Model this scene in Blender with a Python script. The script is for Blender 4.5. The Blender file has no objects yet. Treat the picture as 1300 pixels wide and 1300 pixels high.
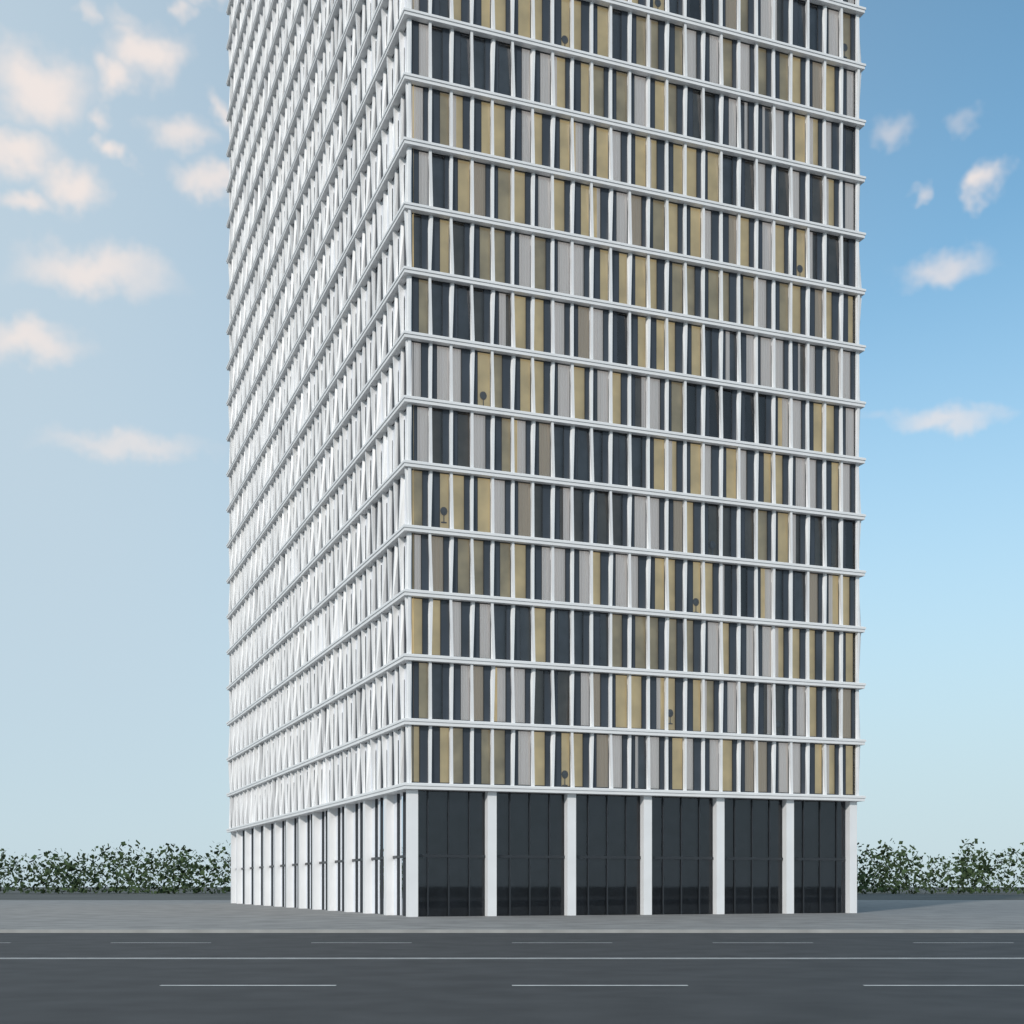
import bpy, math, random
from mathutils import Vector, Matrix
random.seed(11)
S=bpy.context.scene
S.view_settings.view_transform='Standard'; S.view_settings.look='None'; S.view_settings.exposure=0
F=1680.0; HOR=1125.0; CX=650.0
H=3.3; D=F*H/81.5; CAMZ=1.7

# ---------------- camera
cd=bpy.data.cameras.new('camera'); cam=bpy.data.objects.new('camera',cd); S.collection.objects.link(cam)
cam.location=(0,0,CAMZ); cam.rotation_euler=(math.radians(90),0,0)
cd.sensor_width=36; cd.clip_end=6000; cd.clip_start=.1
cd.lens=F/1300*36; cd.shift_y=(HOR-650)/1300
S.camera=cam

# ---------------- materials
def mat(name,col,rough=.6,metal=0,emit=None,es=0,noise=None,bump=0):
    m=bpy.data.materials.new(name); m.use_nodes=True; nt=m.node_tree; b=nt.nodes['Principled BSDF']
    b.inputs['Base Color'].default_value=(*col,1); b.inputs['Roughness'].default_value=rough; b.inputs['Metallic'].default_value=metal
    if emit:
        b.inputs['Emission Color'].default_value=(*emit,1); b.inputs['Emission Strength'].default_value=es
        m.cycles.emission_sampling='NONE'
    if noise:
        sc,amt=noise
        tc=nt.nodes.new('ShaderNodeTexCoord'); n=nt.nodes.new('ShaderNodeTexNoise'); n.inputs['Scale'].default_value=sc; n.inputs['Detail'].default_value=2
        nt.links.new(tc.outputs['Object'],n.inputs['Vector'])
        r=nt.nodes.new('ShaderNodeMapRange'); r.inputs[1].default_value=.3; r.inputs[2].default_value=.7; r.inputs[3].default_value=1-amt; r.inputs[4].default_value=1+amt*.4
        nt.links.new(n.outputs['Fac'],r.inputs[0])
        v=nt.nodes.new('ShaderNodeVectorMath'); v.operation='SCALE'; v.inputs[0].default_value=col
        nt.links.new(r.outputs[0],v.inputs['Scale']); nt.links.new(v.outputs[0],b.inputs['Base Color'])
        if emit:
            mu=nt.nodes.new('ShaderNodeMath'); mu.operation='MULTIPLY'; nt.links.new(r.outputs[0],mu.inputs[0]); mu.inputs[1].default_value=es; nt.links.new(mu.outputs[0],b.inputs['Emission Strength'])
        if bump:
            bp=nt.nodes.new('ShaderNodeBump'); bp.inputs['Strength'].default_value=bump; nt.links.new(n.outputs['Fac'],bp.inputs['Height']); nt.links.new(bp.outputs[0],b.inputs['Normal'])
    return m
M={}
M['white']=mat('white_concrete',(.84,.84,.845),.45,noise=(.7,.05))
M['whitefin']=mat('white_fin',(.84,.84,.845),.4,noise=(.9,.05))
M['slate']=mat('slate_panel',(.042,.052,.068),.3,noise=(.5,.25))
M['frame']=mat('dark_frame',(.03,.034,.04),.4)
M['gold']=mat('golden_blind',(.62,.52,.30),.6,emit=(.92,.74,.42),es=.25,noise=(.8,.2))  # blind glows: emission stands in for the lit interior
M['gold2']=mat('ochre_room_wall',(.55,.48,.32),.6,emit=(.9,.74,.46),es=.13,noise=(.8,.3))  # interior lighting put into the wall itself as emission
M['taupe']=mat('taupe_room_wall',(.27,.23,.19),.7,noise=(.9,.3))
M['grey']=mat('grey_room_wall',(.19,.205,.23),.7,noise=(.9,.3))
M['dark']=mat('dark_room',(.04,.042,.05),.7,noise=(.9,.4))
M['curtw']=mat('white_curtain',(.80,.77,.74),.9,emit=(1,.92,.85),es=.15)  # slight glow put into the cloth to brighten it, not a lamp
M['curtg']=mat('beige_curtain',(.60,.52,.42),.9,emit=(1,.85,.65),es=.10)  # beige cloth emits too, brightened by its own glow
M['lamp']=mat('interior_lamp',(.20,.20,.22),.4)
g=bpy.data.materials.new('window_glass'); g.use_nodes=True; nt=g.node_tree; nt.nodes.clear()
o=nt.nodes.new('ShaderNodeOutputMaterial'); mx=nt.nodes.new('ShaderNodeMixShader'); tr=nt.nodes.new('ShaderNodeBsdfTransparent'); gl=nt.nodes.new('ShaderNodeBsdfGlossy')
tr.inputs[0].default_value=(.94,.95,.96,1); gl.inputs['Roughness'].default_value=.02; gl.inputs['Color'].default_value=(.92,.95,1,1)
fr=nt.nodes.new('ShaderNodeFresnel'); fr.inputs[0].default_value=1.6
nt.links.new(fr.outputs[0],mx.inputs[0]); nt.links.new(tr.outputs[0],mx.inputs[1]); nt.links.new(gl.outputs[0],mx.inputs[2]); nt.links.new(mx.outputs[0],o.inputs[0])
M['glass']=g
M['asphalt']=mat('asphalt',(.05,.05,.052),.85,noise=(.8,.3),bump=.2)
M['paving']=mat('paving',(.28,.27,.26),.8,noise=(.6,.25))
M['ground']=mat('ground_mat',(.10,.10,.09),.9,noise=(.05,.4))
M['kerb']=mat('kerb_stone',(.35,.35,.34),.8,noise=(1,.2))
M['paint']=mat('road_paint',(.75,.75,.73),.7,noise=(3,.2))
M['leaf']=mat('foliage',(.05,.085,.03),.9,noise=(.5,.5))

class Acc:
    def __init__(s): s.v=[]; s.f=[]
    def hexa(s,p):
        b=len(s.v); s.v+=[tuple(q) for q in p]
        for q in ((0,3,2,1),(4,5,6,7),(0,1,5,4),(1,2,6,5),(2,3,7,6),(3,0,4,7)): s.f.append(tuple(b+i for i in q))
    def box(s,x0,x1,y0,y1,z0,z1): s.hexa([(x0,y0,z0),(x1,y0,z0),(x1,y1,z0),(x0,y1,z0),(x0,y0,z1),(x1,y0,z1),(x1,y1,z1),(x0,y1,z1)])
    def quad(s,p): b=len(s.v); s.v+=[tuple(q) for q in p]; s.f.append((b,b+1,b+2,b+3))
def mk(name,acc,m,parent=None,recalc=True):
    me=bpy.data.meshes.new(name); me.from_pydata(acc.v,[],acc.f)
    if recalc:
        import bmesh
        bm=bmesh.new(); bm.from_mesh(me); bmesh.ops.recalc_face_normals(bm,faces=bm.faces); bm.to_mesh(me); bm.free()
    me.materials.append(m); ob=bpy.data.objects.new(name,me); S.collection.objects.link(ob)
    if parent: ob.parent=parent
    return ob

# ---------------- tower
near=Vector(((519-CX)/F*D, D))
dR=D/.875; far=Vector(((1088-CX)/F*dR,dR)); W=(far-near).length; ang=math.atan2(far.y-near.y,far.x-near.x)
ld=Vector((-math.sin(ang),math.cos(ang))); k=(293-CX)/F
L=(k*near.y-near.x)/(ld.x-k*ld.y)
NB=24; bw=W/NB; NL=round(L/bw); bl=L/NL
zc=CAMZ+(HOR-20)/F*D; Z0=zc-H*14
NF=28; HS=.16; PR=.32
tower=bpy.data.objects.new('high_rise_building',None); S.collection.objects.link(tower)
tower.location=(near.x,near.y,0); tower.rotation_euler=(0,0,ang)
A={k:Acc() for k in M}
slabs=Acc(); fins=Acc(); lamps=Acc()
for n in range(2,NF+1):
    z=Z0+H*n
    slabs.box(-PR,W+PR,-PR,L+PR,z-HS,z+HS)
    slabs.box(-PR-.05,W+PR+.05,-PR-.05,L+PR+.05,z+HS-.15,z+HS-.03)
FACES={ 'R':(lambda s,d,z:(s,-d,z),W,NB,bw),
        'L':(lambda s,d,z:(-d,s,z),L,NL,bl),
        'E':(lambda s,d,z:(W+d,s,z),L,NL,bl),
        'B':(lambda s,d,z:(s,L+d,z),W,NB,bw)}
def fb(acc,P,s0,s1,d0,d1,z0,z1):
    acc.hexa([P(s0,d0,z0),P(s1,d0,z0),P(s1,d1,z0),P(s0,d1,z0),P(s0,d0,z1),P(s1,d0,z1),P(s1,d1,z1),P(s0,d1,z1)])
def fq(acc,P,s0,s1,d,z0,z1): acc.quad([P(s0,d,z0),P(s1,d,z0),P(s1,d,z1),P(s0,d,z1)])
def curtain(acc,P,s0,s1,d,z0,z1):
    n=max(4,int((s1-s0)/.045)); ph=random.random()*6; fr=random.uniform(38,52)
    pts=[]
    for i in range(n+1):
        s=s0+(s1-s0)*i/n; pts.append((s,d+.03*math.sin(s*fr+ph)+.012*math.sin(s*17+ph)))
    for (a,da),(b,db) in zip(pts[:-1],pts[1:]):
        acc.quad([P(a,da,z0),P(b,db,z0),P(b,db,z1),P(a,da,z1)])
def lampobj(P,s,d,z):
    rings=[(.0,.16),(.05,.17),(.07,.03),(.38,.025),(.42,.10),(.50,.17),(.62,.20),(.74,.17),(.82,.09),(.84,.0)]
    b=len(lamps.v); N=10
    for h,r in rings:
        for j in range(N):
            a=j/N*math.tau; lamps.v.append(P(s+r*math.cos(a),d+.35*r*math.sin(a),z+h))
    for i in range(len(rings)-1):
        for j in range(N): lamps.f.append((b+i*N+j,b+i*N+(j+1)%N,b+(i+1)*N+(j+1)%N,b+(i+1)*N+j))
for fk,(P,LEN,NN,w) in FACES.items():
    detail=fk in 'RL'
    for n in range(2,NF):
        z0=Z0+H*n+HS-.01; z1=Z0+H*(n+1)-HS+.01
        for i in range(NN+1):
            s=i*w
            def prm(lv):
                par=1 if (i+lv)%2==0 else -1
                ph=math.sin(i*.55+lv*1.3)
                return .085*par*(.6+.4*ph), .07+.09*(1-par)*(.75+.25*ph)
            o0,q0=prm(n); o1,q1=prm(n+1)
            if i in (0,NN): o0*=.5; o1*=.5
            r=.09; e=.07
            fins.hexa([P(s-r,-.12,z0),P(s+r,-.12,z0),P(s+e+o0,q0,z0),P(s-e+o0,q0,z0),
                       P(s-r,-.12,z1),P(s+r,-.12,z1),P(s+e+o1,q1,z1),P(s-e+o1,q1,z1)])
    for n in range(2,NF):
        z0=Z0+H*n+HS; z1=Z0+H*(n+1)-HS
        za=z0-.02; zb=z1+.02
        run=None
        for i in range(NN):
            s0=i*w+.04; s1=(i+1)*w-.04
            side=(i+n)%2 if random.random()<.85 else random.randint(0,1)
            pw=random.choice([.24,.28,.34,.42])*w
            if side: a,b=s0+pw,s1; p0,p1=s0,s0+pw
            else: a,b=s0,s1-pw; p0,p1=s1-pw,s1
            fb(A['slate'],P,p0,p1,-.16,-.035,za,zb)
            if run is None or random.random()<.5:
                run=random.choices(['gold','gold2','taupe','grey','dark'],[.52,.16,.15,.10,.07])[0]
            if not detail:
                fq(A['dark'],P,s0-.04,s1+.04,-.12,za,zb); continue
            fq(A['glass'],P,a,b,-.075,za,zb)
            for q0,q1 in ((a-.001,a+.04),(b-.04,b+.001)): fb(A['frame'],P,q0,q1,-.11,-.05,za,zb)
            fb(A['frame'],P,a+.04,b-.04,-.105,-.055,z0-.01,z0+.08); fb(A['frame'],P,a+.04,b-.04,-.105,-.055,z1-.05,z1+.01)
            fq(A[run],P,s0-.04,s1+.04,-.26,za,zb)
            c=random.random()
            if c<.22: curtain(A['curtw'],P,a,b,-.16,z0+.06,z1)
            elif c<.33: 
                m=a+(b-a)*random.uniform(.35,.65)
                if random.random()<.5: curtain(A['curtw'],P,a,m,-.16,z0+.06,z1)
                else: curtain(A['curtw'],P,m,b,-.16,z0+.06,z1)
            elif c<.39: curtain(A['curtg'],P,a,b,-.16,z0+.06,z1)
            elif c<.42 and fk=='R': lampobj(P,(a+b)/2,-.175,z0+random.choice([.1,.4]))
core=Acc(); core.box(.6,W-.6,.6,L-.6,.02,Z0+H*NF-.3)
lob=Acc(); lobg=Acc(); lobf=Acc()
zt=Z0+H*2-HS
for fk,(P,LEN,NN,w) in FACES.items():
    e=.003 if fk in 'LE' else 0
    for i in range(0,NN+1,4):
        s=min(max(i*w,.25),LEN-.25); fb(lob,P,s-.25+e,s+.25+e,-.5+e,.0+e,.1,zt+.02)
    for i in range(1,NN):
        s=i*w; fb(lobf,P,s-.03,s+.03,-.5,-.35,.1,zt)
    fb(lobf,P,.56,LEN-.56,-.49,-.36,3.2,3.35)
    fq(lobg,P,.45,LEN-.45,-.43,.1,zt)
mk('floor_ledges',slabs,M['white'],tower); mk('facade_fins',fins,M['whitefin'],tower)
mk('core',core,M['dark'],tower); mk('lobby_columns',lob,M['white'],tower); mk('lobby_mullions',lobf,M['frame'],tower); mk('lobby_glass',lobg,M['glass'],tower)
for kname,nm in (('slate','slate_panels'),('frame','window_frames'),('glass','window_panes'),('gold','golden_blinds'),('gold2','ochre_rooms'),('taupe','taupe_rooms'),('grey','grey_rooms'),('dark','dark_rooms'),('curtw','white_curtains'),('curtg','beige_curtains')):
    mk(nm,A[kname],M[kname],tower,recalc=kname in('slate','frame'))
mk('interior_lamps',lamps,M['lamp'],tower)
pa=Acc(); zr=Z0+H*NF+HS
pa.box(-.2,W+.2,-.2,.1,zr-.02,zr+1.1); pa.box(-.2,W+.2,L-.1,L+.2,zr-.02,zr+1.1); pa.box(-.197,.1,.1,L-.1,zr-.02,zr+1.097); pa.box(W-.1,W+.197,.1,L-.1,zr-.02,zr+1.097)
mk('roof_parapet',pa,M['white'],tower)

# ---------------- ground
def plane(name,x0,x1,y0,y1,z,m):
    a=Acc(); a.quad([(x0,y0,z),(x1,y0,z),(x1,y1,z),(x0,y1,z)]); return mk(name,a,m,recalc=False)
plane('ground',-2500,2500,-2500,2500,0,M['ground'])
plane('road',-400,400,14,48,.004,M['asphalt'])
pv=Acc(); pv.box(-400,400,48.15,150,-.2,.12); mk('pavement',pv,M['paving'])
kb=Acc(); kb.box(-400,400,48,48.15,-.2,.125); mk('kerb',kb,M['kerb'])
pv=Acc(); pv.box(-400,400,-20,13.85,-.2,.12); mk('pavement',pv,M['paving'])
kb=Acc(); kb.box(-400,400,13.85,14,-.2,.125); mk('kerb',kb,M['kerb'])
mkk=Acc()
for i in range(-60,60):
    for y in (22.5,39.5): mkk.quad([(i*6,y,.008),(i*6+3,y,.008),(i*6+3,y+.15,.008),(i*6,y+.15,.008)])
for y in (30.8,31.1): mkk.quad([(-400,y,.008),(400,y,.008),(400,y+.15,.008),(-400,y+.15,.008)])
mk('road_markings',mkk,M['paint'],recalc=False)
tr_=Acc(); 
for i in range(330):
    x=-330+i*2+random.uniform(-2,2); y=random.uniform(280,330); h=random.uniform(7,13); r=random.uniform(4,7)
    for j in range(150):
        u=random.gauss(0,.5); v=random.gauss(0,.5); t=random.random()
        c=Vector((x+u*r,y+v*r,h*(.03+.97*t)*(1-.15*(u*u+v*v)))); sz=random.uniform(.25,.65)
        d1=Vector((random.uniform(-1,1),random.uniform(-1,1),random.uniform(-1,1)))*sz; d2=Vector((random.uniform(-1,1),random.uniform(-1,1),random.uniform(-1,1)))*sz
        tr_.quad([c-d1,c-d2,c+d1,c+d2])
mk('distant_trees',tr_,M['leaf'],recalc=False)

# ---------------- sun
SUN_EL=math.radians(26); to=Vector((-.42,-.91,0)).normalized()
to=Vector((to.x*math.cos(SUN_EL),to.y*math.cos(SUN_EL),math.sin(SUN_EL)))
sl=bpy.data.lights.new('sun','SUN'); sl.energy=2.3; sl.angle=math.radians(2); sl.color=(1,.95,.89)
so=bpy.data.objects.new('sun',sl); S.collection.objects.link(so); so.rotation_euler=to.to_track_quat('Z','Y').to_euler()

# ---------------- world
w=bpy.data.worlds.new('World'); S.world=w; w.use_nodes=True; nt=w.node_tree; N=nt.nodes; Lk=nt.links
bg=N['Background']; sky=N.new('ShaderNodeTexSky'); sky.sky_type='NISHITA'; sky.sun_disc=False
sky.sun_elevation=SUN_EL; sky.sun_rotation=math.atan2(to.x,to.y); sky.air_density=1.0; sky.dust_density=.6; sky.ozone_density=1.2
bg.inputs[1].default_value=.15
tc=N.new('ShaderNodeTexCoord'); G=tc.outputs['Generated']
tint=N.new('ShaderNodeVectorMath'); tint.operation='MULTIPLY'; Lk.new(sky.outputs[0],tint.inputs[0]); tint.inputs[1].default_value=(.82,1.13,1.1)
dt=N.new('ShaderNodeVectorMath'); dt.operation='DOT_PRODUCT'; Lk.new(G,dt.inputs[0]); dt.inputs[1].default_value=(-1.0,-.6,-.6)  # haze also brightens unseen sky behind camera, added as fill light for the facade
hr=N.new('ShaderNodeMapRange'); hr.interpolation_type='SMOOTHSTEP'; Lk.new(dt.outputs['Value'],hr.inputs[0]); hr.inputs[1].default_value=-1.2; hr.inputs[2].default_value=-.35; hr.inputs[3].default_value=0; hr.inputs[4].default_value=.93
sxyz=N.new('ShaderNodeSeparateXYZ'); Lk.new(G,sxyz.inputs[0])
el=N.new('ShaderNodeMapRange'); el.interpolation_type='SMOOTHSTEP'; Lk.new(sxyz.outputs['Z'],el.inputs[0]); el.inputs[1].default_value=.02; el.inputs[2].default_value=.5; el.inputs[3].default_value=.92; el.inputs[4].default_value=0
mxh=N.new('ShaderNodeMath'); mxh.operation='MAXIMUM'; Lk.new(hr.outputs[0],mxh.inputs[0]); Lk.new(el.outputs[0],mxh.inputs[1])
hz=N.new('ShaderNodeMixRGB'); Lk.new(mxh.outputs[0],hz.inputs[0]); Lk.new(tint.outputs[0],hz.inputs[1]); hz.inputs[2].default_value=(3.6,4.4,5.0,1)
nz=N.new('ShaderNodeTexNoise'); nz.inputs['Scale'].default_value=16; nz.inputs['Detail'].default_value=4; nz.inputs['Roughness'].default_value=.6; Lk.new(G,nz.inputs['Vector'])
sb=N.new('ShaderNodeVectorMath'); sb.operation='MULTIPLY_ADD'; Lk.new(nz.outputs['Color'],sb.inputs[0]); sb.inputs[1].default_value=(.07,.07,.06); sb.inputs[2].default_value=(-.035,-.035,-.03)
ad=N.new('ShaderNodeVectorMath'); ad.operation='ADD'; Lk.new(G,ad.inputs[0]); Lk.new(sb.outputs[0],ad.inputs[1])
CL=[(48,108,58,32,1),(190,70,38,26,.9),(158,103,30,20,.85),(22,192,44,24,.95),(85,240,36,26,.95),(145,155,18,16,.5),(156,200,20,12,.8),(235,180,30,20,.6),(120,15,16,12,.45),(168,22,28,14,.35),(235,15,16,12,.5),(272,4,26,14,.7),(285,146,14,18,.6),(266,243,36,16,.65),(20,260,32,14,.7),
(1143,172,24,20,.35),(1240,155,20,18,.25),(1268,243,22,19,.75),(1182,255,14,10,.4),(110,350,90,25,.7),(30,440,70,24,.7),(1200,340,50,20,.5),(160,560,90,18,.5),(1210,520,70,16,.5)]
prev=None
for (px,py,rx,ry,am) in CL:
    v=Vector(((px-CX)/F,1,(HOR-py)/F)); ln=v.length; c=v/ln
    sx,sy,sz=F/rx*ln/1.4,5,F/ry*ln/1.4
    s1=N.new('ShaderNodeVectorMath'); s1.operation='MULTIPLY_ADD'; Lk.new(ad.outputs[0],s1.inputs[0]); s1.inputs[1].default_value=(sx,sy,sz); s1.inputs[2].default_value=(-c.x*sx,-c.y*sy-(1-am)*1.0,-c.z*sz)
    s3=N.new('ShaderNodeVectorMath'); s3.operation='LENGTH'; Lk.new(s1.outputs[0],s3.inputs[0])
    if prev is None: prev=s3.outputs['Value']
    else:
        m=N.new('ShaderNodeMath'); m.operation='SMOOTH_MIN'; m.inputs[2].default_value=.2; Lk.new(prev,m.inputs[0]); Lk.new(s3.outputs['Value'],m.inputs[1]); prev=m.outputs[0]
mr=N.new('ShaderNodeMapRange'); mr.interpolation_type='SMOOTHSTEP'; Lk.new(prev,mr.inputs[0]); mr.inputs[1].default_value=.1; mr.inputs[2].default_value=1.12; mr.inputs[3].default_value=.95; mr.inputs[4].default_value=0
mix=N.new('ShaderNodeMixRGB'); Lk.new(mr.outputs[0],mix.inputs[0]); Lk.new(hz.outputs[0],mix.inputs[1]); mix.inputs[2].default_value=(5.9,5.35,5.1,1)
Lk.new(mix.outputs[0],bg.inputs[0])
w.cycles.sampling_method='MANUAL'; w.cycles.sample_map_resolution=256
